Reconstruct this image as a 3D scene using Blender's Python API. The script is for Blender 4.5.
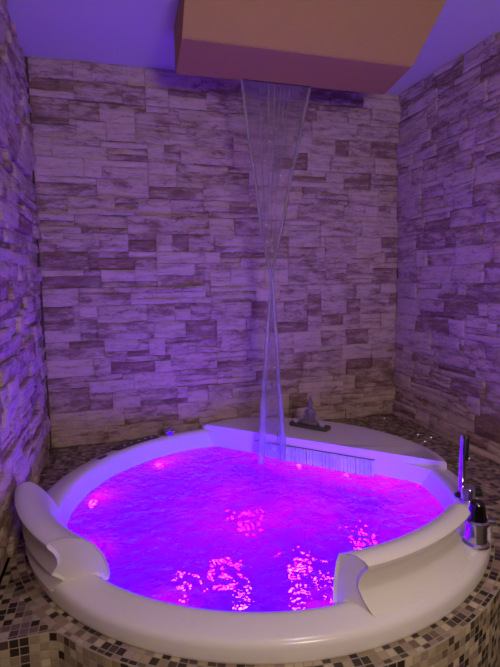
import bpy, bmesh, math, random
from mathutils import Vector, Matrix, noise
from math import sin, cos, pi, radians, sqrt, atan2, hypot, exp

random.seed(7)
S = bpy.context.scene
for o in list(bpy.data.objects):
    bpy.data.objects.remove(o)
COL = S.collection

# ------------------------------------------------------------------ camera
cam_data = bpy.data.cameras.new('camera')
cam = bpy.data.objects.new('camera', cam_data)
COL.objects.link(cam)
cam_data.sensor_fit = 'VERTICAL'
cam_data.sensor_height = 36.0
cam_data.lens = 472.58 * 36.0 / 667.0
cam_data.clip_start = 0.02
_r = Vector((0.96149508, -0.27451177, -0.01305772))
_u = Vector((0.04328689, 0.10435255, 0.9935979))
_f = Vector((0.27139171, 0.95590472, -0.11221722))
M = Matrix((( _r.x, _u.x, -_f.x, 0.34357), (_r.y, _u.y, -_f.y, -2.65895), (_r.z, _u.z, -_f.z, 0.88738), (0, 0, 0, 1)))
cam.matrix_world = M
S.camera = cam

# ------------------------------------------------------------------ world, room light, exposure
w = bpy.data.worlds.new('world'); S.world = w
w.use_nodes = True
w.node_tree.nodes['Background'].inputs[0].default_value = (0.05, 0.045, 0.05, 1)
w.node_tree.nodes['Background'].inputs[1].default_value = 0.3
S.view_settings.view_transform = 'Standard'
S.view_settings.look = 'None'
S.view_settings.exposure = 0.0
S.view_settings.gamma = 1.0
S.view_settings.use_curve_mapping = False

def area_light(name, loc, target, size, power, col):
    d = bpy.data.lights.new(name, 'AREA'); d.shape = 'DISK'; d.size = size; d.energy = power; d.color = col
    o = bpy.data.objects.new(name, d); COL.objects.link(o)
    o.location = loc
    o.rotation_euler = (Vector(target) - Vector(loc)).to_track_quat('-Z', 'Y').to_euler()
    return o
# added lamp, standing in for the unseen warm room light behind the camera
area_light('room_light_standin', (0.85, -3.4, 1.15), (1.0, -0.8, 1.30), 0.4, 18.5, (1.0, 0.75, 0.57))
dl = area_light('added_rim_fill', (0.95, -2.3, 1.985), (0.95, -2.2, 0.0), 0.14, 1.9, (1.0, 0.93, 0.84))  # second unseen light, added overhead to brighten the front of the tub rim
dl.data.spread = radians(100)

LED_VIOLET = 1400.0
LED_PINK = 95.0

# ------------------------------------------------------------------ helpers
def mat(name, base=(0.5, 0.5, 0.5), rough=0.5, metal=0.0, spec=0.5):
    m = bpy.data.materials.new(name); m.use_nodes = True
    b = m.node_tree.nodes['Principled BSDF']
    b.inputs['Base Color'].default_value = (*base, 1)
    b.inputs['Roughness'].default_value = rough
    b.inputs['Metallic'].default_value = metal
    b.inputs['Specular IOR Level'].default_value = spec
    return m

class NT:
    def __init__(s, m):
        s.t = m.node_tree; s.n = s.t.nodes; s.l = s.t.links
    def add(s, typ, **kw):
        n = s.n.new(typ)
        for k, v in kw.items(): setattr(n, k, v)
        return n
    def put(s, sock, v):
        if isinstance(v, bpy.types.NodeSocket): s.l.new(v, sock)
        else: sock.default_value = v
    def math(s, op, a, b=0.0, c=0.0):
        n = s.add('ShaderNodeMath', operation=op)
        s.put(n.inputs[0], a); s.put(n.inputs[1], b); s.put(n.inputs[2], c)
        return n.outputs[0]
    def mix(s, f, a, b):
        n = s.add('ShaderNodeMix', data_type='RGBA')
        s.put(n.inputs[0], f); s.put(n.inputs[6], a); s.put(n.inputs[7], b)
        return n.outputs[2]
    def mixf(s, f, a, b):
        n = s.add('ShaderNodeMix', data_type='FLOAT')
        s.put(n.inputs[0], f); s.put(n.inputs[2], a); s.put(n.inputs[3], b)
        return n.outputs[0]
    def noise(s, vec, scale, detail=2.0, rough=0.5, out=0):
        n = s.add('ShaderNodeTexNoise')
        s.put(n.inputs['Vector'], vec); n.inputs['Scale'].default_value = scale
        n.inputs['Detail'].default_value = detail; n.inputs['Roughness'].default_value = rough
        return n.outputs[out]
    def ramp(s, f, stops, interp='LINEAR'):
        n = s.add('ShaderNodeValToRGB'); n.color_ramp.interpolation = interp
        e = n.color_ramp.elements
        while len(e) < len(stops): e.new(0.5)
        for i, (p, c) in enumerate(stops):
            e[i].position = p; e[i].color = (*c, 1)
        s.put(n.inputs[0], f)
        return n.outputs[0]
    def comb(s, x, y, z=0.0):
        n = s.add('ShaderNodeCombineXYZ')
        s.put(n.inputs[0], x); s.put(n.inputs[1], y); s.put(n.inputs[2], z)
        return n.outputs[0]
    def sep(s, v):
        n = s.add('ShaderNodeSeparateXYZ'); s.put(n.inputs[0], v)
        return n.outputs
    def bump(s, h, strength=0.3, dist=0.01):
        n = s.add('ShaderNodeBump'); n.inputs['Strength'].default_value = strength
        n.inputs['Distance'].default_value = dist; s.put(n.inputs['Height'], h)
        return n.outputs[0]

def obj(name, bm, material=None, parent=None, smooth=True, angle=40):
    me = bpy.data.meshes.new(name)
    bmesh.ops.recalc_face_normals(bm, faces=bm.faces)
    if smooth:
        for f in bm.faces: f.smooth = True
        for e in bm.edges:
            if len(e.link_faces) == 2 and e.calc_face_angle(0) > radians(angle): e.smooth = False
    bm.to_mesh(me); bm.free()
    if material: me.materials.append(material)
    o = bpy.data.objects.new(name, me); COL.objects.link(o)
    if parent: o.parent = parent
    return o

def thing(name, label, cat, loc=(0, 0, 0), group=None):
    o = bpy.data.objects.new(name, None); COL.objects.link(o)
    o.empty_display_size = 0.05; o.location = loc
    o['label'] = label; o['category'] = cat
    if group: o['group'] = group
    return o
def tag(o, label, cat, group=None):
    o['label'] = label; o['category'] = cat
    if group: o['group'] = group
    return o
def rehome(root):
    """keep children where they were built in world space although the root stands at its base"""
    bpy.context.view_layer.update()
    for c in root.children:
        c.matrix_parent_inverse = Matrix.Translation(-Vector(root.location))

def box(bm, lo, hi):
    v = [bm.verts.new((x, y, z)) for x in (lo[0], hi[0]) for y in (lo[1], hi[1]) for z in (lo[2], hi[2])]
    for q in ((0, 1, 3, 2), (4, 6, 7, 5), (0, 4, 5, 1), (2, 3, 7, 6), (0, 2, 6, 4), (1, 5, 7, 3)):
        bm.faces.new([v[i] for i in q])

def lathe(bm, prof, seg=32, center=(0, 0, 0), cap=True, axis=None):
    """revolve (radius, height) profile about z (or about the frame given by axis)"""
    Q = Matrix.Identity(3) if axis is None else Vector((0, 0, 1)).rotation_difference(Vector(axis)).to_matrix()
    c = Vector(center); rings = []
    for (r, z) in prof:
        if r < 1e-6: rings.append([bm.verts.new(c + Q @ Vector((0, 0, z)))])
        else: rings.append([bm.verts.new(c + Q @ Vector((r * cos(2 * pi * i / seg), r * sin(2 * pi * i / seg), z))) for i in range(seg)])
    for a, b in zip(rings, rings[1:]):
        for i in range(seg):
            j = (i + 1) % seg
            if len(a) == 1 and len(b) == 1: continue
            if len(a) == 1: bm.faces.new((a[0], b[i], b[j]))
            elif len(b) == 1: bm.faces.new((a[i], a[j], b[0]))
            else: bm.faces.new((a[i], a[j], b[j], b[i]))
    if cap:
        for R in (rings[0], rings[-1]):
            if len(R) > 1: bm.faces.new(R)

def tube(bm, pts, rad, seg=10):
    """tube along pts; rad is a number or list, entries may be (rx, ry)"""
    pts = [Vector(p) for p in pts]; rings = []
    n0 = None
    for i, p in enumerate(pts):
        t = (pts[min(i + 1, len(pts) - 1)] - pts[max(i - 1, 0)]).normalized()
        if n0 is None:
            n0 = t.orthogonal().normalized()
        n0 = (n0 - t * n0.dot(t)).normalized(); b = t.cross(n0)
        r = rad[i] if isinstance(rad, (list, tuple)) else rad
        rings.append([bm.verts.new(p + n0 * r * cos(2 * pi * k / seg) + b * r * sin(2 * pi * k / seg)) for k in range(seg)])
    for a, b_ in zip(rings, rings[1:]):
        for k in range(seg):
            bm.faces.new((a[k], a[(k + 1) % seg], b_[(k + 1) % seg], b_[k]))
    bm.faces.new(rings[0]); bm.faces.new(rings[-1])

def prism(bm, poly, z0, z1):
    lo = [bm.verts.new((x, y, z0)) for x, y in poly]; hi = [bm.verts.new((x, y, z1)) for x, y in poly]
    n = len(poly)
    for i in range(n):
        j = (i + 1) % n
        bm.faces.new((lo[i], lo[j], hi[j], hi[i]))
    bm.faces.new(lo); bm.faces.new(hi)

# ------------------------------------------------------------------ layout (metres; z = 0 is the top of the tiled platform)
W = 2.068; H = 2.0; FZ = -0.5; YF = -3.6
CX, CY = 0.872, -0.875                       # tub centre
def T(r, a, z=0.0):                          # tub polar coordinates (the back half is a little flatter); a in degrees
    a = radians(a); y = r * sin(a)
    if y > 0: y *= 0.95
    return Vector((CX + r * cos(a), CY + y, z))
NX, NY = 0.695, 0.719                        # normal and direction of the straight front of the waterfall ledge
TX, TY = 0.719, -0.695
CH = 0.479
def ch(s, off=0.0, z=0.0):
    return Vector((CX + NX * (CH + off) + TX * s, CY + NY * (CH + off) + TY * s, z))
WZ = -0.02                                   # water level

# ------------------------------------------------------------------ materials
def stone_material():
    m = mat('split_face_stone', rough=0.85, spec=0.25); N = NT(m); b = N.n['Principled BSDF']
    uv = N.add('ShaderNodeUVMap', uv_map='UVMap').outputs[0]
    tone = N.add('ShaderNodeAttribute', attribute_name='tone').outputs['Fac']
    x, y, z = N.sep(uv)
    wx = N.noise(N.comb(N.math('MULTIPLY', x, 12.0), N.math('MULTIPLY', y, 12.0), 9.0), 1.0, 3, 0.6)
    yw = N.math('ADD', y, N.math('MULTIPLY', N.math('SUBTRACT', wx, 0.5), 0.035))
    streak = N.noise(N.comb(N.math('MULTIPLY', x, 6.0), N.math('MULTIPLY', yw, 30.0)), 1.0, 4, 0.65)
    blot = N.noise(N.comb(N.math('MULTIPLY', x, 10.0), N.math('MULTIPLY', yw, 22.0), 3.7), 1.0, 4, 0.65)
    fine = N.noise(N.comb(N.math('MULTIPLY', x, 40.0), N.math('MULTIPLY', yw, 110.0), 1.0), 1.0, 3, 0.7)
    crk = N.noise(N.comb(N.math('MULTIPLY', x, 5.0), N.math('MULTIPLY', yw, 24.0), 6.1), 1.0, 2, 0.5)
    crack = N.add('ShaderNodeMapRange', interpolation_type='SMOOTHSTEP'); N.l.new(N.math('ABSOLUTE', N.math('SUBTRACT', crk, 0.5)), crack.inputs[0])
    crack.inputs[1].default_value = 0.004; crack.inputs[2].default_value = 0.022
    crack = crack.outputs[0]
    f = N.math('ADD', N.math('MULTIPLY', streak, 1.0), N.math('MULTIPLY', blot, 0.95))
    f = N.math('ADD', f, N.math('MULTIPLY', tone, 0.62))
    f = N.math('ADD', f, N.math('MULTIPLY', N.math('SUBTRACT', fine, 0.5), 0.30))
    f = N.math('ADD', f, N.math('MULTIPLY', N.math('SUBTRACT', 1.0, crack), 0.12))
    col = N.ramp(N.math('MULTIPLY', f, 0.5), [(0.40, (0.66, 0.53, 0.48)), (0.51, (0.52, 0.40, 0.36)), (0.59, (0.33, 0.225, 0.19)), (0.72, (0.21, 0.13, 0.105))])
    N.l.new(col, b.inputs['Base Color'])
    h = N.math('ADD', N.math('ADD', N.math('MULTIPLY', streak, 0.7), N.math('MULTIPLY', fine, 0.5)), N.math('MULTIPLY', crack, 0.25))
    N.l.new(N.bump(h, 0.8, 0.011), b.inputs['Normal'])
    return m

def mosaic_material(name, polar):
    m = mat(name, rough=0.28, spec=0.5); N = NT(m); b = N.n['Principled BSDF']
    P = 0.0235
    if polar:
        pos = N.add('ShaderNodeTexCoord').outputs['Object']
        x, y, z = N.sep(pos)
        dx = N.math('SUBTRACT', x, CX); dy = N.math('SUBTRACT', y, CY)
        rr = N.math('SQRT', N.math('ADD', N.math('MULTIPLY', dx, dx), N.math('MULTIPLY', dy, dy)))
        th = N.math('MULTIPLY', N.math('ARCTAN2', dy, dx), 0.905)
        # polar rows only in the front ring, straight rows elsewhere
        inr = N.math('MULTIPLY', N.math('LESS_THAN', rr, 0.912), N.math('LESS_THAN', y, CY - 0.10))
        u = N.mixf(inr, x, th); v = N.mixf(inr, y, rr)
    else:
        uv = N.add('ShaderNodeUVMap', uv_map='UVMap').outputs[0]
        u, v, z = N.sep(uv)
        inr = 0.0
    u = N.math('DIVIDE', u, P); v = N.math('DIVIDE', v, P)
    cu = N.math('FLOOR', u); cv = N.math('FLOOR', v)
    wn = N.add('ShaderNodeTexWhiteNoise', noise_dimensions='3D')
    N.l.new(N.comb(cu, cv, inr), wn.inputs['Vector'])
    rnd = wn.outputs['Value']
    fu = N.math('SUBTRACT', u, cu); fv = N.math('SUBTRACT', v, cv)
    du = N.math('MINIMUM', fu, N.math('SUBTRACT', 1.0, fu)); dv = N.math('MINIMUM', fv, N.math('SUBTRACT', 1.0, fv))
    e = N.math('MINIMUM', du, dv)
    tile = N.add('ShaderNodeMapRange', interpolation_type='SMOOTHSTEP')
    N.l.new(e, tile.inputs[0]); tile.inputs[1].default_value = 0.035; tile.inputs[2].default_value = 0.085
    tile = tile.outputs[0]
    col = N.ramp(rnd, [(0.0, (0.016, 0.009, 0.008)), (0.21, (0.07, 0.042, 0.033)), (0.33, (0.17, 0.115, 0.08)), (0.47, (0.31, 0.235, 0.16)),
                       (0.68, (0.42, 0.335, 0.225)), (0.87, (0.54, 0.455, 0.31))], 'CONSTANT')
    vein = N.noise(N.comb(N.math('MULTIPLY', u, 0.35), N.math('MULTIPLY', v, 2.2), N.math('MULTIPLY', rnd, 9.0)), 1.6, 3, 0.6)
    col2 = N.mix(N.math('MULTIPLY', vein, 0.55), col, N.mix(0.5, col, (0.13, 0.09, 0.07, 1)))
    fin = N.mix(tile, (0.33, 0.285, 0.20, 1), col2)
    N.l.new(fin, b.inputs['Base Color'])
    N.l.new(N.mixf(tile, 0.8, 0.3), b.inputs['Roughness'])
    N.l.new(N.bump(tile, 0.6, 0.002), b.inputs['Normal'])
    return m

def plaster(name, col, scale=60):
    m = mat(name, col, 0.85, 0, 0.2); N = NT(m)
    pos = N.add('ShaderNodeTexCoord').outputs['Object']
    h = N.noise(pos, scale, 4, 0.6)
    N.l.new(N.bump(h, 0.08, 0.004), N.n['Principled BSDF'].inputs['Normal'])
    v = N.noise(pos, 3.0, 3)
    N.l.new(N.mix(N.math('MULTIPLY', v, 0.25), (*col, 1), (*[c * 0.8 for c in col], 1)), N.n['Principled BSDF'].inputs['Base Color'])
    return m

def water_material(name, ripples, tint, foam, refr, aer, bumpd, dshare=0.25):
    """clear water: fresnel gloss over a blend of straight and refracted view, with some milky air bubbles"""
    m = bpy.data.materials.new(name); m.use_nodes = True
    N = NT(m); N.n.clear()
    out = N.add('ShaderNodeOutputMaterial')
    pos = N.add('ShaderNodeTexCoord').outputs['Object']
    h1 = N.noise(pos, ripples, 1, 0.4); h2 = N.noise(pos, ripples * 2.7, 1, 0.4)
    bmp = N.bump(N.math('ADD', h1, N.math('MULTIPLY', h2, 0.18)), 1.0, bumpd)
    tr = N.add('ShaderNodeBsdfTransparent'); tr.inputs[0].default_value = (*tint, 1)
    rf = N.add('ShaderNodeBsdfRefraction'); rf.inputs['IOR'].default_value = 1.25; rf.inputs['Roughness'].default_value = 0.0
    rf.inputs['Color'].default_value = (*tint, 1); N.l.new(bmp, rf.inputs['Normal'])
    tl = N.add('ShaderNodeBsdfTranslucent'); tl.inputs[0].default_value = (*foam, 1); N.l.new(bmp, tl.inputs['Normal'])
    df = N.add('ShaderNodeBsdfDiffuse'); df.inputs[0].default_value = (*foam, 1); N.l.new(bmp, df.inputs['Normal'])
    gl = N.add('ShaderNodeBsdfGlossy'); gl.inputs['Roughness'].default_value = 0.06; N.l.new(bmp, gl.inputs['Normal'])
    fr = N.add('ShaderNodeFresnel'); fr.inputs['IOR'].default_value = 1.33; N.l.new(bmp, fr.inputs['Normal'])
    def ms(f, a, b):
        n = N.add('ShaderNodeMixShader'); N.put(n.inputs[0], f); N.l.new(a, n.inputs[1]); N.l.new(b, n.inputs[2]); return n.outputs[0]
    body = ms(refr, tr.outputs[0], rf.outputs[0])
    milk = ms(dshare, tl.outputs[0], df.outputs[0])
    am = N.noise(pos, 5.0, 3, 0.6)
    a = N.math('MULTIPLY', N.math('SMOOTH_MIN', N.math('MULTIPLY', am, 2.0), 1.4, 0.2), aer)
    body = ms(a, body, milk)
    N.l.new(ms(fr.outputs[0], body, gl.outputs[0]), out.inputs[0])
    return m

def emit(name, col, k):
    m = bpy.data.materials.new(name); m.use_nodes = True; N = NT(m); N.n.clear()
    o = N.add('ShaderNodeOutputMaterial'); e = N.add('ShaderNodeEmission')
    e.inputs[0].default_value = (*col, 1); e.inputs[1].default_value = k
    N.l.new(e.outputs[0], o.inputs[0])
    return m

MS = stone_material()
M_MOS = mosaic_material('mosaic_tiles', True)
M_MOSR = mosaic_material('mosaic_tiles_upright', False)
M_CEIL = plaster('white_ceiling_paint', (0.72, 0.70, 0.70))
M_HOOD = plaster('ochre_brown_paint', (0.48, 0.34, 0.10))
M_BACK = plaster('wall_mortar', (0.13, 0.10, 0.085))
M_PLAIN = plaster('plain_plaster', (0.30, 0.26, 0.23))
M_FLOOR = plaster('floor_tile', (0.24, 0.20, 0.17))
M_ACR = mat('white_acrylic', (0.78, 0.75, 0.74), 0.22, 0, 0.5)
M_CHR = mat('chrome', (0.62, 0.62, 0.64), 0.10, 1.0)
M_DCHR = mat('dark_chrome', (0.10, 0.10, 0.105), 0.18, 1.0)
M_BLK = mat('black_plastic', (0.012, 0.012, 0.014), 0.35)
M_PANEL = mat('charcoal_panel', (0.045, 0.042, 0.045), 0.3)
M_ICON = mat('pale_button', (0.75, 0.75, 0.78), 0.4)
M_STONEWARE = mat('grey_resin', (0.20, 0.16, 0.165), 0.55)
M_WOOD = mat('dark_base', (0.10, 0.078, 0.066), 0.6)
M_WAX = mat('white_wax', (0.75, 0.72, 0.72), 0.5)
M_ALU = mat('thin_aluminium', (0.7, 0.7, 0.72), 0.3, 1.0)
M_VIO = emit('violet_led', (0.42, 0.001, 1.0), LED_VIOLET)
M_BLU = emit('blue_violet_led', (0.55, 0.001, 1.0), LED_VIOLET * 1.6)
M_MAG = emit('magenta_led', (1.9, 0.004, 1.0), LED_VIOLET * 1.3)
M_LEDGE = emit('ledge_led', (1.0, 0.08, 0.7), LED_PINK * 0.22)
M_PNK = emit('pink_led', (1.0, 0.10, 0.90), LED_PINK)
M_STAR = emit('white_deck_led', (1.0, 0.95, 1.0), 0.8)
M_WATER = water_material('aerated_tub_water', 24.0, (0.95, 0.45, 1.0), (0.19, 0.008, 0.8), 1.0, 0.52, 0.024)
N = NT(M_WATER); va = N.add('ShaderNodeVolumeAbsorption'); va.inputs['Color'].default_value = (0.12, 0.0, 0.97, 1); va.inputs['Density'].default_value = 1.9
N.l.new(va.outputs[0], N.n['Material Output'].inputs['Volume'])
M_FALL = water_material('falling_water', 34.0, (0.97, 0.95, 0.99), (0.85, 0.82, 0.9), 0.25, 0.05, 0.01)
M_EDGE = water_material('streaming_water', 30.0, (0.97, 0.95, 0.99), (0.88, 0.85, 0.92), 0.55, 0.34, 0.012, 0.5)
M_STRIP = water_material('white_falling_water', 50.0, (0.96, 0.93, 1.0), (0.92, 0.90, 0.95), 0.2, 0.9, 0.01, 0.85)

# ------------------------------------------------------------------ room shell
def struct(o):
    o['kind'] = 'structure'; return o
bm = bmesh.new(); box(bm, (-0.15, YF, FZ - 0.08), (W + 0.15, 0.15, FZ)); struct(obj('floor', bm, M_FLOOR))
bm = bmesh.new(); box(bm, (-0.15, YF, H), (W + 0.15, 0.15, H + 0.08)); struct(obj('ceiling', bm, M_CEIL))
bm = bmesh.new(); box(bm, (-0.15, YF - 0.1, FZ - 0.08), (W + 0.15, YF, H + 0.08)); struct(obj('wall_front', bm, M_PLAIN))

def stone_wall(name, length, P, back_lo, back_hi, seed, relief, rows=60):
    """P(u, v, d): point at u along the wall, height v, d out of the wall. Random split-face blocks in courses, one mesh with the mortar wall behind."""
    rnd = random.Random(seed)
    cw, chh = 0.03, 0.0335
    nu = int(math.ceil(length / cw)); nv = rows
    cw = length / nu; chh = H / nv
    used = [[False] * nu for _ in range(nv)]
    blocks = []
    for j in range(nv):
        for i in range(nu):
            if used[j][i]: continue
            # course height of 3 units, now and then one split into a 1 and a 2 unit layer
            left = 3 - (j % 3)
            hh = left if rnd.random() < 0.30 else rnd.randint(1, left)
            if rnd.random() < 0.10 and j + hh < nv: hh += 1
            hh = min(hh, nv - j)
            ww = rnd.randint(3, 10) if hh > 1 else rnd.randint(4, 12)
            k = 0
            while k < ww and i + k < nu and not used[j][i + k]: k += 1
            ww = max(1, k)
            ok = hh
            for jj in range(j, j + hh):
                if any(used[jj][i + a] for a in range(ww)): ok = jj - j; break
            hh = max(1, ok)
            for jj in range(j, j + hh):
                for a in range(ww): used[jj][i + a] = True
            blocks.append((i * cw, j * chh, ww * cw, hh * chh))
    verts = []; faces = []; uvs = []; tones = []
    step = 0.0125
    for bi, (u0, v0, bw, bh) in enumerate(blocks):
        g = 0.0007
        a0, a1, b0, b1 = u0 + g, u0 + bw - g, v0 + g * rnd.uniform(.6, 1.5), v0 + bh - g * rnd.uniform(.6, 1.5)
        n = max(2, int((a1 - a0) / step)); m_ = max(3, int((b1 - b0) / (step * .8)))
        base = rnd.uniform(0.010, 0.010 + relief)
        tu, tv = rnd.uniform(-.05, .05), rnd.uniform(-.12, .12)
        ox, oy = rnd.uniform(0, 50), rnd.uniform(0, 50)
        r_ = rnd.random()
        tone = rnd.uniform(-0.28, 0.10) if r_ < 0.60 else (rnd.uniform(0.02, 0.22) if r_ < 0.84 else rnd.uniform(0.22, 0.42))
        start = len(verts)
        for jj in range(m_ + 1):
            for ii in range(n + 1):
                u = a0 + (a1 - a0) * ii / n; v = b0 + (b1 - b0) * jj / m_
                d = base + tu * (u - u0 - bw / 2) + tv * (v - v0 - bh / 2)
                d += 0.0055 * noise.noise((u * 4 + ox, v * 42 + oy, 1.3)) + 0.0045 * noise.noise((u * 14 + ox, v * 22, oy))
                e = min(u - a0, a1 - u, (v - b0), (b1 - v))
                if e < 0.006: d -= 0.004 * (1 - e / 0.006)
                d = max(d, 0.003)
                wob = 0.0045 * noise.noise((u * 9, v * 7, 5.0 + seed)) + 0.0018 * noise.noise((u * 34, v * 20, 2.0 + seed))
                verts.append(P(u, min(v + wob, H - 0.001), d)); uvs.append((u + ox, v + oy)); tones.append(tone)
        for jj in range(m_):
            for ii in range(n):
                p = start + jj * (n + 1) + ii
                faces.append((p, p + 1, p + n + 2, p + n + 1))
        ring = [start + ii for ii in range(n + 1)] + [start + jj * (n + 1) + n for jj in range(1, m_ + 1)] \
             + [start + m_ * (n + 1) + ii for ii in range(n - 1, -1, -1)] + [start + jj * (n + 1) for jj in range(m_ - 1, 0, -1)]
        bs = len(verts)
        for q in ring:
            jj, ii = divmod(q - start, n + 1)
            u = a0 + (a1 - a0) * ii / n; v = b0 + (b1 - b0) * jj / m_
            verts.append(P(u, v, -0.004)); uvs.append(uvs[q]); tones.append(0.45)
        L = len(ring)
        for k in range(L):
            faces.append((ring[k], bs + k, bs + (k + 1) % L, ring[(k + 1) % L]))
    nstone = len(faces)
    s = len(verts)
    lo, hi = back_lo, back_hi
    for x in (lo[0], hi[0]):
        for y in (lo[1], hi[1]):
            for z in (lo[2], hi[2]):
                verts.append(Vector((x, y, z))); uvs.append((0, 0)); tones.append(0.4)
    for q in ((0, 1, 3, 2), (4, 6, 7, 5), (0, 4, 5, 1), (2, 3, 7, 6), (0, 2, 6, 4), (1, 5, 7, 3)):
        faces.append(tuple(s + i for i in q))
    me = bpy.data.meshes.new(name)
    me.from_pydata([tuple(v) for v in verts], [], faces)
    me.materials.append(MS); me.materials.append(M_BACK)
    ul = me.uv_layers.new(name='UVMap')
    idx = [0] * len(me.loops); me.loops.foreach_get('vertex_index', idx)
    flat = []
    for i in idx: flat.extend(uvs[i])
    ul.data.foreach_set('uv', flat)
    at = me.attributes.new('tone', 'FLOAT', 'POINT'); at.data.foreach_set('value', tones)
    me.polygons.foreach_set('material_index', [0] * nstone + [1] * 6)
    me.polygons.foreach_set('use_smooth', [False] * len(faces))
    me.update()
    o = bpy.data.objects.new(name, me); COL.objects.link(o)
    return struct(o)

stone_wall('wall_back', W + 0.04, lambda u, v, d: Vector((u - 0.02, 0.02 - d, v)), (-0.15, 0.02, FZ - .08), (W + .15, .15, H + .08), 11, 0.018, 63)
stone_wall('wall_left', 2.4, lambda u, v, d: Vector((-0.044 + d, -u, v)), (-0.16, YF, FZ - .08), (-0.044, .02, H + .08), 23, 0.026, 87)
stone_wall('wall_right', 2.4, lambda u, v, d: Vector((W + 0.02 - d, -u, v)), (W + .02, YF, FZ - .08), (W + .15, .02, H + .08), 37, 0.018, 63)

# ------------------------------------------------------------------ tiled platform
RF = 0.905; YW = -1.44; RHO = 0.06
dyf = (YW - RHO) - CY; dxf = sqrt((RF + RHO) ** 2 - dyf ** 2)
outline = [(-0.020, YW)]
def fillet(sign):
    fx, fy = CX + sign * dxf, YW - RHO
    ae = atan2(CY - fy, CX - fx)
    pts = []
    for k in range(9):
        a = pi / 2 + ((ae if sign < 0 else ae) - pi / 2) * k / 8
        pts.append((fx + RHO * cos(a), fy + RHO * sin(a)))
    return pts
fl = fillet(-1); fr_ = fillet(1)
outline += fl
aL = atan2(fl[-1][1] - CY, fl[-1][0] - CX); aR = atan2(fr_[-1][1] - CY, fr_[-1][0] - CX)
if aL > 0: aL -= 2 * pi
NS = 72
for k in range(1, NS): outline.append((CX + RF * cos(aL + (aR - aL) * k / NS), CY + RF * sin(aL + (aR - aL) * k / NS)))
outline += fr_[::-1]
outline.append((W + 0.004, YW))
front = outline[:]
# top: outline closed along the walls, round hole for the tub
bm = bmesh.new()
loop = [bm.verts.new((x, y, 0)) for x, y in outline + [(W + 0.004, 0.0), (-0.020, 0.0)]]
ed = [bm.edges.new((loop[i], loop[(i + 1) % len(loop)])) for i in range(len(loop))]
hole = [bm.verts.new(T(0.81, 360 * k / 96)) for k in range(96)]
ed += [bm.edges.new((hole[i], hole[(i + 1) % 96])) for i in range(96)]
bmesh.ops.triangle_fill(bm, use_beauty=True, use_dissolve=False, edges=ed)
for f in bm.faces: f.normal_update()
plat = thing('tiled_platform', 'brown and beige mosaic tiled platform wrapped around the round tub', 'platform', (CX, -1.75, FZ))
top = obj('platform_top', bm, M_MOS, plat, smooth=False)
for p in top.data.polygons:
    if p.normal.z < 0: p.flip()
bm = bmesh.new(); uvl = bm.loops.layers.uv.new('UVMap')
acc = 0.0; prev = None; cols = []
for i, (x, y) in enumerate(front):
    if prev: acc += hypot(x - prev[0], y - prev[1])
    prev = (x, y)
    a = front[max(i - 1, 0)]; b = front[min(i + 1, len(front) - 1)]
    tx, ty = b[0] - a[0], b[1] - a[1]; L = hypot(tx, ty); nx, ny = ty / L, -tx / L
    cols.append((acc, [bm.verts.new((x + nx * o_, y + ny * o_, z)) for (o_, z) in ((0, 0), (0.003, -0.0012), (0.0045, -0.004), (0.0045, FZ))]))
zs = (0.0, -0.001, -0.004, FZ)
for (s0, c0), (s1, c1) in zip(cols, cols[1:]):
    for k in range(3):
        f = bm.faces.new((c0[k], c0[k + 1], c1[k + 1], c1[k]))
        for lp, (uu, vv) in zip(f.loops, ((s0, zs[k]), (s0, zs[k + 1]), (s1, zs[k + 1]), (s1, zs[k]))): lp[uvl].uv = (uu, vv)
obj('platform_riser', bm, M_MOSR, plat)
rehome(plat)

# ------------------------------------------------------------------ the tub
tub = thing('bathtub', 'large round white whirlpool bathtub glowing violet, set into the mosaic platform', 'bathtub', (CX, CY, 0))
prof = [(.838, -.012), (.850, -.004), (.858, .001), (.8595, .008), (.8585, .036), (.856, .046), (.850, .0525), (.842, .0565), (.830, .0595), (.810, .0645), (.790, .0685), (.776, .068), (.765, .0635), (.757, .052), (.753, .036), (.747, .010), (.740, -.02), (.733, -.05), (.722, -.12), (.700, -.22), (.660, -.32), (.60, -.385), (.52, -.412), (.35, -.42), (.0, -.425)]
bm = bmesh.new()
SEG = 144; rings = []
for (r, z) in prof:
    rings.append([bm.verts.new(T(r, 360 * k / SEG, z)) for k in range(SEG)] if r > 0 else [bm.verts.new((CX, CY, z))])
for a, b in zip(rings, rings[1:]):
    for k in range(SEG):
        j = (k + 1) % SEG
        bm.faces.new((a[k], a[j], b[j], b[k]) if len(b) > 1 else (a[k], a[j], b[0]))
obj('tub_shell', bm, M_ACR, tub, angle=60)

# waterfall ledge: raised segment with a straight front
A = Vector((-0.087, 0.75)); B = Vector((0.818, -0.125))
poly = [tuple(ch(-0.588)[:2]), tuple(ch(0.672)[:2])]
poly = []
for k in range(33): 
    s = -0.590 + (0.676 + 0.590) * k / 32
    poly.append(tuple(ch(s)[:2]))
a0, a1 = -8.0, 96.0
pts = []
for k in range(41):
    a = a0 + (a1 - a0) * k / 40
    r = 0.848
    if k < 4: r -= 0.014 * (1 - k / 4)
    if k > 34: r -= 0.072 * ((k - 34) / 6) ** 1.5
    pts.append(tuple(T(r, a)[:2]))
poly += pts
bm = bmesh.new(); prism(bm, poly, 0.060, 0.095)
bmesh.ops.bevel(bm, geom=[e for e in bm.edges if abs(e.verts[0].co.z - .095) < 1e-5 and abs(e.verts[1].co.z - .095) < 1e-5], offset=0.006, segments=3, affect='EDGES')
obj('waterfall_ledge', bm, M_ACR, tub, angle=50)
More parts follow.
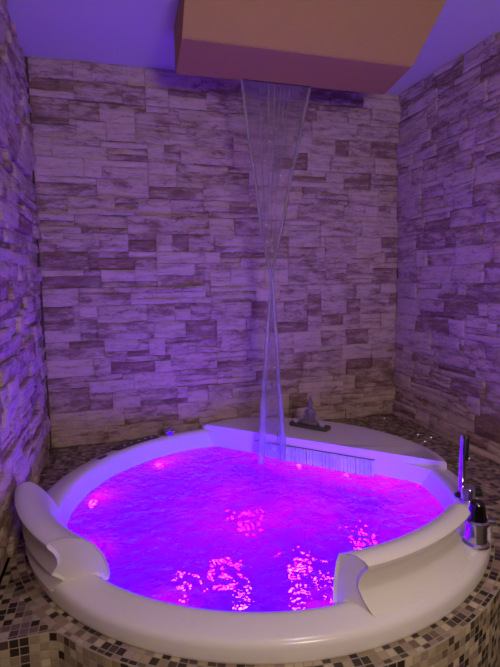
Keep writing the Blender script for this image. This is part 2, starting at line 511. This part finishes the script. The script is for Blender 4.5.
# front apron of the ledge going down into the water, with fillets towards the basin wall
bm = bmesh.new()
cols = []
for k in range(41):
    s = -0.62 + 1.24 * k / 40
    e = max(0.0, (abs(s) - 0.42) / 0.2)
    inset = -0.10 * e ** 2.2 * 0.4
    cols.append([bm.verts.new(ch(s, 0.004 + o_ + inset, z)) for (o_, z) in ((0.02, .0605), (0.0, .0605), (0.0, .04), (0.004, -.06), (0.02, -.2), (0.06, -.34))])
for a, b in zip(cols, cols[1:]):
    for k in range(5): bm.faces.new((a[k], a[k + 1], b[k + 1], b[k]))
ap = obj('ledge_apron', bm, M_ACR, tub, angle=50)
# slot the ledge waterfall comes out of
bm = bmesh.new()
vs = []
for s in (-0.262, 0.368):
    for off in (-0.0015, 0.012):
        for z in (0.0495, 0.0512): vs.append(bm.verts.new(ch(s, off, z)))
for q in ((0, 1, 3, 2), (4, 6, 7, 5), (0, 4, 5, 1), (2, 3, 7, 6), (0, 2, 6, 4), (1, 5, 7, 3)): bm.faces.new([vs[i] for i in q])
obj('spout_slot', bm, M_PANEL, tub, smooth=False)['label'] = 'thin dark outlet slot'

# headrests
def headrest(near, far, tip0, tip1, foot, inn, sh):
    """near = (foot, tip, inner) angles of the near end face, far = (foot, tip); inn = radii of the inner side"""
    def hp_at(tip, sh):
        w = tip - .026
        return [(foot, .036, 0), (foot - .010, .051, 0), (foot - .026, .0665, 0), (w + .011, .092, 0), (w, .122, 0), (w + .003, .144, 0), (w + .012, .164, 0), (tip - .004, .177, 0), (tip, .184, 0), (tip + .001, .192, 0), (tip - .005, .200, .03),
          (tip - .024, .2075, .12), (tip - .042, .2065, .2), (inn[0] + sh, .195, .32), (inn[1] + sh, .168, .5), (inn[2] + sh * .8, .128, .7), (inn[3] + sh * .5, .088, .9), (.731, .055, 1), (.733, .040, 1), (.742, .036, .95), (.752, .052, .85), (.764, .060, .8), (.80, .050, .5)]
    def plane(pts):
        (r0, z0, v0), (r1, z1, v1), (r2, z2, v2) = pts
        m = Matrix(((r0, z0, 1), (r1, z1, 1), (r2, z2, 1)))
        return m.inverted() @ Vector((v0, v1, v2))
    A0 = plane(((foot, .036, near[0]), (tip0, .19, near[1]), (.735, .055, near[2])))
    A1 = plane(((foot, .036, far[0]), (tip1, .19, far[1]), (.735, .055, far[1] - (far[1] - far[0]) * .4)))
    n = 30; bm = bmesh.new(); R = []
    for k in range(n + 1):
        t = k / n
        R.append([])
        for (r, z, f) in hp_at(tip0 + (tip1 - tip0) * t, sh * t):
            v = Vector((r, z, 1)); b0 = A0.dot(v); b1 = A1.dot(v)
            R[-1].append(bm.verts.new(T(r, b0 + (b1 - b0) * t, z)))
    m = len(R[0])
    for a, b in zip(R, R[1:]):
        for k in range(m): bm.faces.new((a[k], a[(k + 1) % m], b[(k + 1) % m], b[k]))
    ends = [bm.faces.new(R[0]), bm.faces.new(R[-1])]
    bmesh.ops.recalc_face_normals(bm, faces=bm.faces)
    bmesh.ops.inset_individual(bm, faces=ends, thickness=0.008, depth=-0.006)
    return obj('headrest', bm, M_ACR, tub, angle=34)
headrest((-148.3, -146.3, -142.2), (-171.5, -174.5), 0.880, 0.886, 0.864, (.803, .777, .753, .738), 0.02)
headrest((-85.4, -87.6, -90.8), (-58.5, -56.0), 0.824, 0.818, 0.850, (.757, .748, .740, .734), 0.0)

# controls on the rim
def arc_strip(bm, r0, r1, a0, a1, z0, z1, n=12):
    R = []
    for k in range(n + 1):
        a = a0 + (a1 - a0) * k / n
        R.append([bm.verts.new(T(r, a, z)) for r, z in ((r0, z0), (r1, z0), (r1, z1), (r0, z1))])
    for p, q in zip(R, R[1:]):
        for k in range(4): bm.faces.new((p[k], p[(k + 1) % 4], q[(k + 1) % 4], q[k]))
    bm.faces.new(R[0]); bm.faces.new(R[-1])
bm = bmesh.new(); arc_strip(bm, 0.786, 0.832, 115.5, 133.5, 0.064, 0.0735)
panel = obj('control_panel', bm, M_PANEL, tub, angle=30); panel['label'] = 'dark control panel with pale buttons'
for k, a in enumerate((117.8, 120.4, 123.2, 126.4, 129.6)):
    bm = bmesh.new(); p = T(0.806 + 0.004 * (k % 2), a, 0)
    lathe(bm, [(0.0065, .073), (0.0065, .0755), (0.005, .0765)], 14, p)
    obj('button', bm, M_ICON, panel)
bm = bmesh.new(); arc_strip(bm, 0.782, 0.802, 139.6, 143.2, 0.067, 0.0722, 6)
obj('overflow_grille', bm, M_PANEL, tub, angle=30)
bm = bmesh.new(); p = T(0.800, 110.5, 0.068)
lathe(bm, [(.030, 0), (.030, .004), (.025, .006), (.025, .010), (.031, .012), (.032, .024), (.028, .029), (0, .031)], 28, p)
obj('air_knob', bm, M_CHR, tub)['label'] = 'round chrome knob on the back rim'

# lamps and jets below the water
def lamp(r, a, z, rad, material, tilt=None):
    c = T(r, a, z)
    inward = (Vector((CX, CY, z + 0.10)) - c).normalized() if tilt is None else Vector(tilt).normalized()
    bm = bmesh.new(); lathe(bm, [(rad * 1.45, -.006), (rad * 1.45, .003), (rad * 1.1, .006), (rad * 1.02, .003)], 20, c, cap=False, axis=inward)
    h = obj('underwater_lamp', bm, M_CHR, tub)
    bm = bmesh.new(); lathe(bm, [(rad, .002), (rad * .8, .006), (0, .008)], 20, c, cap=False, axis=inward)
    obj('lamp_lens', bm, material, h)
for a in (118.8, 157.0, 195, 232, 270, 308):
    lamp(0.724, a, -0.092, 0.016, M_VIO)
for s in (-0.225, -0.01, 0.235):
    c = ch(s, -0.003, -0.068)
    bm = bmesh.new(); lathe(bm, [(.018, -.004), (.018, .002), (.014, .004)], 18, c, cap=False, axis=(-NX, -NY, 0.1)); h = obj('underwater_lamp', bm, M_CHR, tub)
    bm = bmesh.new(); lathe(bm, [(.0070, .002), (.005, .005), (0, .006)], 18, c, cap=False, axis=(-NX, -NY, 0.1)); obj('lamp_lens', bm, M_LEDGE, h)
for r, a in ((0.195, -150), (0.190, -48), (0.244, 87), (0.46, -4)):
    lamp(r, a, -0.416, 0.020, M_MAG if r < 0.2 else M_BLU, (0, 0, 1))
for r, a in ((0.339, -161), (0.267, -121), (0.325, -53), (0.315, -76)):
    lamp(r, a, -0.414, 0.014, M_PNK, (0, 0, 1))
rehome(tub)

# ------------------------------------------------------------------ tub water
bm = bmesh.new(); NR, NA = 70, 240; rings = []
def wave(x, y):
    d = hypot(x - 0.95, y + 1.15)
    k = 0.35 + 0.9 * exp(-(d / 0.42) ** 2)
    h = noise.noise((x * 9, y * 9, 0.3)) * 0.8 + noise.noise((x * 21, y * 21, 4.1)) * 0.5 + noise.noise((x * 47, y * 47, 8.1)) * 0.22
    return WZ + 0.010 * k * h
def wv(r, a):
    p = T(r, a)
    d = (p.x - CX) * NX + (p.y - CY) * NY
    if d > CH - 0.002: p.x -= NX * (d - CH + 0.002); p.y -= NY * (d - CH + 0.002)
    return bm.verts.new((p.x, p.y, wave(p.x, p.y)))
for i in range(1, NR + 1): rings.append([wv(0.741 * i / NR, 360 * k / NA) for k in range(NA)])
c0 = bm.verts.new((CX, CY, wave(CX, CY)))
for k in range(NA): bm.faces.new((c0, rings[0][k], rings[0][(k + 1) % NA]))
for a, b in zip(rings, rings[1:]):
    for k in range(NA): bm.faces.new((a[k], b[k], b[(k + 1) % NA], a[(k + 1) % NA]))
under = [rings[-1]]
for (r, z) in ((.745, -.05), (.735, -.12), (.713, -.22), (.672, -.33), (.60, -.397), (.52, -.424), (.35, -.432)):
    ring = []
    for k in range(NA):
        q = T(r, 360 * k / NA, z); d = (q.x - CX) * NX + (q.y - CY) * NY
        if d > CH + 0.03: q.x -= NX * (d - CH - 0.03); q.y -= NY * (d - CH - 0.03)
        ring.append(bm.verts.new(q))
    under.append(ring)
for a, b in zip(under, under[1:]):
    for k in range(NA): bm.faces.new((a[k], b[k], b[(k + 1) % NA], a[(k + 1) % NA]))
cb = bm.verts.new((CX, CY, -.437))
for k in range(NA): bm.faces.new((cb, under[-1][k], under[-1][(k + 1) % NA]))
bmesh.ops.dissolve_degenerate(bm, dist=1e-5, edges=bm.edges)
wat = obj('tub_water', bm, M_WATER, angle=80)
tag(wat, 'churning violet lit water filling the round white tub', 'water')

# ------------------------------------------------------------------ brown hood under the ceiling
hood = thing('waterfall_hood', 'ochre brown box hanging from the ceiling over the tub', 'hood', (1.15, -0.6, H))
b_l, b_r, f_l, f_r = (0.645, -0.435), (1.69, -0.45), (0.63, -0.76), (1.635, -0.76)
t_l, t_r = (0.635, -0.915), (1.685, -0.915)
ZB = 1.803
bm = bmesh.new()
lo = [bm.verts.new((*p, ZB)) for p in (b_l, b_r, f_r, f_l)]
hi = [bm.verts.new((*p, H)) for p in (b_l, b_r, t_r, t_l)]
bm.faces.new(lo); bm.faces.new(hi)
for i in range(4): bm.faces.new((lo[i], lo[(i + 1) % 4], hi[(i + 1) % 4], hi[i]))
bmesh.ops.bevel(bm, geom=[e for e in bm.edges if not (abs(e.verts[0].co.z - H) < 1e-5 and abs(e.verts[1].co.z - H) < 1e-5)], offset=0.004, segments=2, affect='EDGES')
obj('hood_body', bm, M_HOOD, hood, smooth=False)
bm = bmesh.new(); box(bm, (0.945, -0.460, ZB - 0.0015), (1.287, -0.450, ZB + 0.002)); obj('outlet_slot', bm, M_PANEL, hood, smooth=False)
rehome(hood)

# ------------------------------------------------------------------ falling water
def lerp_path(tab, z):
    for (z0, v0), (z1, v1) in zip(tab, tab[1:]):
        if z0 >= z >= z1:
            t = (z0 - z) / (z0 - z1); t = t
            return v0 + (v1 - v0) * t
    return tab[-1][1]
YS = -0.455
left_tab = [(1.798, 0.945), (1.55, 0.972), (1.25, 1.012), (1.05, 1.043), (0.93, 1.066), (0.86, 1.078), (0.80, 1.084), (0.55, 1.098), (0.2, 1.115), (-0.02, 1.122)]
right_tab = [(1.798, 1.285), (1.55, 1.225), (1.25, 1.158), (1.05, 1.110), (0.93, 1.085), (0.86, 1.074), (0.80, 1.070), (0.55, 1.048), (0.2, 1.022), (-0.02, 1.008)]
fall = thing('falling_water', 'thin twisting curtain of water falling from the brown box into the tub', 'water', (1.07, -0.49, WZ))
def yb(z): return YS - 0.035 * (1.8 - z) / 1.8
n = 70
zs_ = [1.798 - (1.798 + 0.022) * k / n for k in range(n + 1)]
bm = bmesh.new(); rows = []
NC = 22
for z in zs_:
    xl, xr = lerp_path(left_tab, z), lerp_path(right_tab, z)
    row = []
    for side in (1, -1):
        rng = range(NC + 1) if side == 1 else range(NC - 1, 0, -1)
        for c in rng:
            t = c / NC; x = xl + (xr - xl) * t
            wob = 0.009 * noise.noise((x * 30, z * 2.2, 2.0)) + 0.003 * noise.noise((x * 90, z * 3, 7.0))
            row.append(bm.verts.new((x, yb(z) + wob + side * 0.0012, z)))
    rows.append(row)
for a, b in zip(rows, rows[1:]):
    L = len(a)
    for k in range(L): bm.faces.new((a[k], a[(k + 1) % L], b[(k + 1) % L], b[k]))
obj('water_sheet', bm, M_FALL, fall, angle=80)
for tab, r0, ph in ((left_tab, 0.0085, 0.0), (right_tab, 0.0085, 3.0)):
    bm = bmesh.new(); pts = []; rad = []
    for z in zs_:
        sgn = 1 if tab is left_tab else -1
        pts.append((lerp_path(tab, z) + 0.007 * noise.noise((z * 4, ph, 0)) * min(1, (1.81 - z) * 4), yb(z) - 0.006 * sgn * min(1, abs(z - 0.85) * 0 + 1), z))
        grow = 1.0 + (0.9 if tab is left_tab else 1.3) * max(0.0, (0.8 - z)) / 0.8
        rad.append(r0 * grow * (0.85 + 0.4 * abs(noise.noise((z * 6, ph, 3.0)))))
    tube(bm, pts, rad, 12); obj('edge_stream', bm, M_EDGE, fall)
for (x0, x1, zt, zb_) in ((1.075, 1.062, 1.79, 1.15), (1.105, 1.070, 1.79, 1.0), (1.135, 1.095, 1.79, 1.25), (1.155, 1.088, 1.78, 1.05), (1.18, 1.12, 1.79, 1.35), (1.03, 1.045, 1.7, 1.1)):
    bm = bmesh.new(); pts = []; rad = []
    for k in range(31):
        t = k / 30; z = zt + (zb_ - zt) * t
        pts.append((x0 + (x1 - x0) * t + 0.007 * noise.noise((z * 6, x0 * 50, 0)) * min(1, t * 5), yb(z) - 0.004, z)); rad.append(0.0032 * (1 - 0.6 * t) * (0.8 + 0.5 * abs(noise.noise((z * 11, x0 * 30, 1)))))
    tube(bm, pts, rad, 8); obj('water_strand', bm, M_EDGE, fall)
rehome(fall)

# ledge waterfall: narrow ribbons of white water side by side
sheet = thing('ledge_waterfall', 'short white sheet of water spilling from the ledge slot into the tub', 'water', tuple(ch(0.05, -0.02, WZ)))
s0 = -0.235; k = 0
rw = random.Random(5)
bm = bmesh.new()
while s0 < 0.345:
    wd = rw.uniform(0.004, 0.017)
    cols = []
    for i in range(9):
        t = i / 8; z = 0.048 - 0.072 * t
        row = []
        for c in range(7):
            q = c / 6; s = s0 + wd * q * (1 - 0.10 * t) + 0.022 * t * 0.5
            off = -0.004 - 0.020 * t ** 1.6 - 0.004 * sin(pi * q) + 0.002 * noise.noise((s * 60, t * 2, 0))
            row.append(ch(s, off, z))
        cols.append(row)
    R = []
    for row in cols:
        v = [bm.verts.new(p) for p in row] + [bm.verts.new(p + Vector((NX, NY, 0)) * 0.003) for p in row[::-1]]
        R.append(v)
    for a, b in zip(R, R[1:]):
        L = len(a)
        for j in range(L): bm.faces.new((a[j], a[(j + 1) % L], b[(j + 1) % L], b[j]))
    bm.faces.new(R[0]); bm.faces.new(R[-1])
    s0 += wd + rw.choice((0.0008, 0.0015, 0.004))
obj('water_ribbons', bm, M_STRIP, sheet, angle=80)
rehome(sheet)

# ------------------------------------------------------------------ taps
p = T(0.822, -50.7, 0.0625)
mx = thing('bath_mixer', 'tall chrome bath mixer with side lever on the right rim behind the headrest', 'tap', tuple(p))
bm = bmesh.new(); lathe(bm, [(.0, 0), (.040, 0), (.040, .006), (.035, .010), (.0325, .012), (.031, .060), (.0315, .066)], 40, p, cap=False); obj('tap_body', bm, M_CHR, mx)
bm = bmesh.new(); lathe(bm, [(.031, .065), (.037, .068), (.037, .077), (.030, .081)], 40, p, cap=False); obj('collar', bm, M_CHR, mx)
bm = bmesh.new(); lathe(bm, [(.030, .080), (.026, .100), (.0215, .128), (.021, .132), (.016, .137), (0, .138)], 40, p, cap=False); obj('handle', bm, M_DCHR, mx)
bm = bmesh.new(); d = Vector((cos(radians(-30)), sin(radians(-30)), 0.0))
tube(bm, [p + d * .030 + Vector((0, 0, .073)), p + d * .046 + Vector((0, 0, .073)), p + d * .054 + Vector((0, 0, .074))], [.011, .010, .008], 14); obj('lever', bm, M_CHR, mx)
rehome(mx)

p = T(0.800, -30.5, 0.069)
dv = thing('diverter_tap', 'short chrome tap with a dark side stub standing between hand shower and mixer', 'tap', tuple(p))
bm = bmesh.new(); lathe(bm, [(0, 0), (.031, 0), (.031, .005), (.026, .009), (.0245, .012), (.0245, .048), (.021, .053), (0, .054)], 36, p, cap=False); obj('tap_body', bm, M_CHR, dv)
bm = bmesh.new(); d = Vector((cos(radians(-22)), sin(radians(-22)), 0))
tube(bm, [p + d * .018 + Vector((0, 0, .034)), p + d * .032 + Vector((0, 0, .034)), p + d * .043 + Vector((0, 0, .034))], [.0165, .0165, .0155], 18); obj('handle', bm, M_BLK, dv)
rehome(dv)

p = T(0.784, -27.6, 0.068)
hs = thing('hand_shower', 'slim upright chrome and black hand shower stick at the right rim', 'hand shower', tuple(p))
bm = bmesh.new(); lathe(bm, [(0, 0), (.024, 0), (.024, .006), (.017, .010), (.014, .016), (.0, .016)], 32, p, cap=False); obj('holder', bm, M_DCHR, hs)
bm = bmesh.new()
lathe(bm, [(.0, .012), (.0105, .012), (.0115, .05), (.0125, .11), (.0125, .233), (.0115, .241), (.0, .243)], 28, p, cap=False); obj('shower_handle', bm, M_CHR, hs)
# black spray face along the upper half, on the side turned to the wall
bm = bmesh.new(); d = Vector((0.93, -0.36, 0)).normalized(); e = Vector((-d.y, d.x, 0)); R = []
for (z, sc) in ((.138, .55), (.144, .9), (.155, 1), (.224, 1), (.234, .9), (.239, .55)):
    R.append([bm.verts.new(p + d * (.0095 + .0115 * sc * cos(2 * pi * k / 20)) + e * (.0125 * sc * sin(2 * pi * k / 20)) + Vector((0, 0, z))) for k in range(20)])
for a, b in zip(R, R[1:]):
    for k in range(20): bm.faces.new((a[k], a[(k + 1) % 20], b[(k + 1) % 20], b[k]))
bm.faces.new(R[0]); bm.faces.new(R[-1])
obj('spray_head', bm, M_BLK, hs)['label'] = 'black spray face'
rehome(hs)

# ------------------------------------------------------------------ figurine and tealights on the ledge
LZ = 0.095
pc = Vector((1.322, -0.365, LZ))
ux = Vector((1.393 - 1.252, -0.452 + 0.283, 0)).normalized(); uy = Vector((-ux.y, ux.x, 0))   # along the tray / towards the wall
def loc(a, b, z): return pc + ux * a + uy * b + Vector((0, 0, z))
fig = thing('figurine', 'small grey seated meditating figure on a dark tray at the ledge', 'figurine', tuple(pc))
bm = bmesh.new()
pl = []
hw, hd, cr = 0.112, 0.034, 0.012
for (sx, sy, a0_) in ((1, 1, 0), (-1, 1, 90), (-1, -1, 180), (1, -1, 270)):
    for k in range(5):
        a = radians(a0_ + 90 * k / 4); q = loc(sx * (hw - cr) + cr * cos(a), sy * (hd - cr) + cr * sin(a), 0); pl.append((q.x, q.y))
prism(bm, pl, LZ, LZ + 0.019)
bmesh.ops.bevel(bm, geom=[e for e in bm.edges if abs(e.verts[0].co.z - e.verts[1].co.z) < 1e-6], offset=0.003, segments=2, affect='EDGES')
obj('tray', bm, M_WOOD, fig)
def blob(bm, c, rx, ry, rz, yaw=None):
    g = bmesh.ops.create_uvsphere(bm, u_segments=20, v_segments=12, radius=1.0)
    for v in g['verts']:
        q = v.co.copy(); v.co = c + ux * q.x * rx + uy * q.y * ry + Vector((0, 0, q.z * rz))
def limb(bm, pts, rad): tube(bm, [loc(*q) for q in pts], rad, 12)
bm = bmesh.new(); z0 = 0.018
# crossed legs, knees out to both sides
limb(bm, [(0.012, 0.010, z0 + .016), (0.034, 0.0, z0 + .014), (0.052, -0.010, z0 + .011)], [.015, .0145, .011])
limb(bm, [(-0.012, 0.010, z0 + .016), (-0.034, 0.0, z0 + .014), (-0.052, -0.010, z0 + .011)], [.015, .0145, .011])
limb(bm, [(0.052, -0.010, z0 + .011), (0.020, -0.022, z0 + .011), (-0.022, -0.024, z0 + .012)], [.011, .010, .007])
limb(bm, [(-0.052, -0.010, z0 + .011), (-0.020, -0.020, z0 + .014), (0.022, -0.022, z0 + .016)], [.011, .010, .007])
# pelvis, torso, shoulders, neck in one tapering column
limb(bm, [(0, .010, z0 + .004), (0, .010, z0 + .022), (0, .009, z0 + .045), (0, .008, z0 + .066), (0, .008, z0 + .080), (0, .007, z0 + .088), (0, .006, z0 + .098)], [.022, .024, .0205, .0235, .019, .010, .009])
for sgn in (-1, 1):
    limb(bm, [(sgn * .019, .008, z0 + .076), (sgn * .029, .004, z0 + .056), (sgn * .028, -.006, z0 + .036), (sgn * .012, -.018, z0 + .029)], [.009, .0085, .0075, .006])
    blob(bm, loc(sgn * .0165, .006, z0 + .112), .003, .004, .009)      # ears
blob(bm, loc(0, .005, z0 + .112), .0165, .0175, .021)                 # head
blob(bm, loc(0, -.0125, z0 + .110), .003, .004, .005)                 # nose
blob(bm, loc(0, .007, z0 + .135), .009, .009, .009)                   # topknot
limb(bm, [(0, .007, z0 + .138), (0, .007, z0 + .150), (0, .007, z0 + .163)], [.005, .003, .001])
fo = obj('figure_body', bm, M_STONEWARE, fig, angle=80)
rm = fo.modifiers.new('remesh', 'REMESH'); rm.mode = 'VOXEL'; rm.voxel_size = 0.0026; rm.use_smooth_shade = True
rehome(fig)
def tealight(a, b, label):
    q = loc(a, b, 0.0191)
    t = thing('tealight', label, 'candle', tuple(q), 'tealights on the tray')
    bm = bmesh.new(); lathe(bm, [(0, 0), (.016, 0), (.0165, .011), (.0155, .011), (.0150, .008)], 24, q, cap=False); obj('cup', bm, M_ALU, t)
    bm = bmesh.new(); lathe(bm, [(.0150, .0078), (.0145, .0105), (.006, .0115), (0, .011)], 24, q, cap=False); obj('wax', bm, M_WAX, t)
    bm = bmesh.new(); tube(bm, [q + Vector((0, 0, .010)), q + Vector((.0005, 0, .015))], .0008, 6); obj('wick', bm, M_BLK, t)
    rehome(t)
tealight(-0.078, -0.008, 'small white tealight on the tray left of the seated figurine')
tealight(0.078, -0.008, 'small white tealight on the tray right of the seated figurine')

# ------------------------------------------------------------------ tiny lights set in the mosaic behind the ledge
for (x, y, lab) in ((1.959, -0.075, 'tiny bright light in the mosaic at the back right wall corner'),
                    (1.931, -0.524, 'tiny light in the mosaic, nearest to the ledge tip'),
                    (2.005, -0.478, 'tiny light in the mosaic close under the right stone wall'),
                    (1.966, -0.413, 'tiny faint light in the mosaic between wall and ledge, second from corner'),
                    (1.982, -0.799, 'tiny light in the mosaic just right of the hand shower')):
    t = thing('deck_light', lab, 'light', (x, y, 0), 'tiny lights in the mosaic')
    bm = bmesh.new(); lathe(bm, [(.0075, .0002), (.0075, .002), (.005, .0028)], 14, (x, y, 0), cap=False); obj('trim_ring', bm, M_CHR, t)
    bm = bmesh.new(); lathe(bm, [(.005, .002), (.0035, .004), (0, .0045)], 12, (x, y, 0), cap=False); obj('lens', bm, M_STAR, t)
    rehome(t)
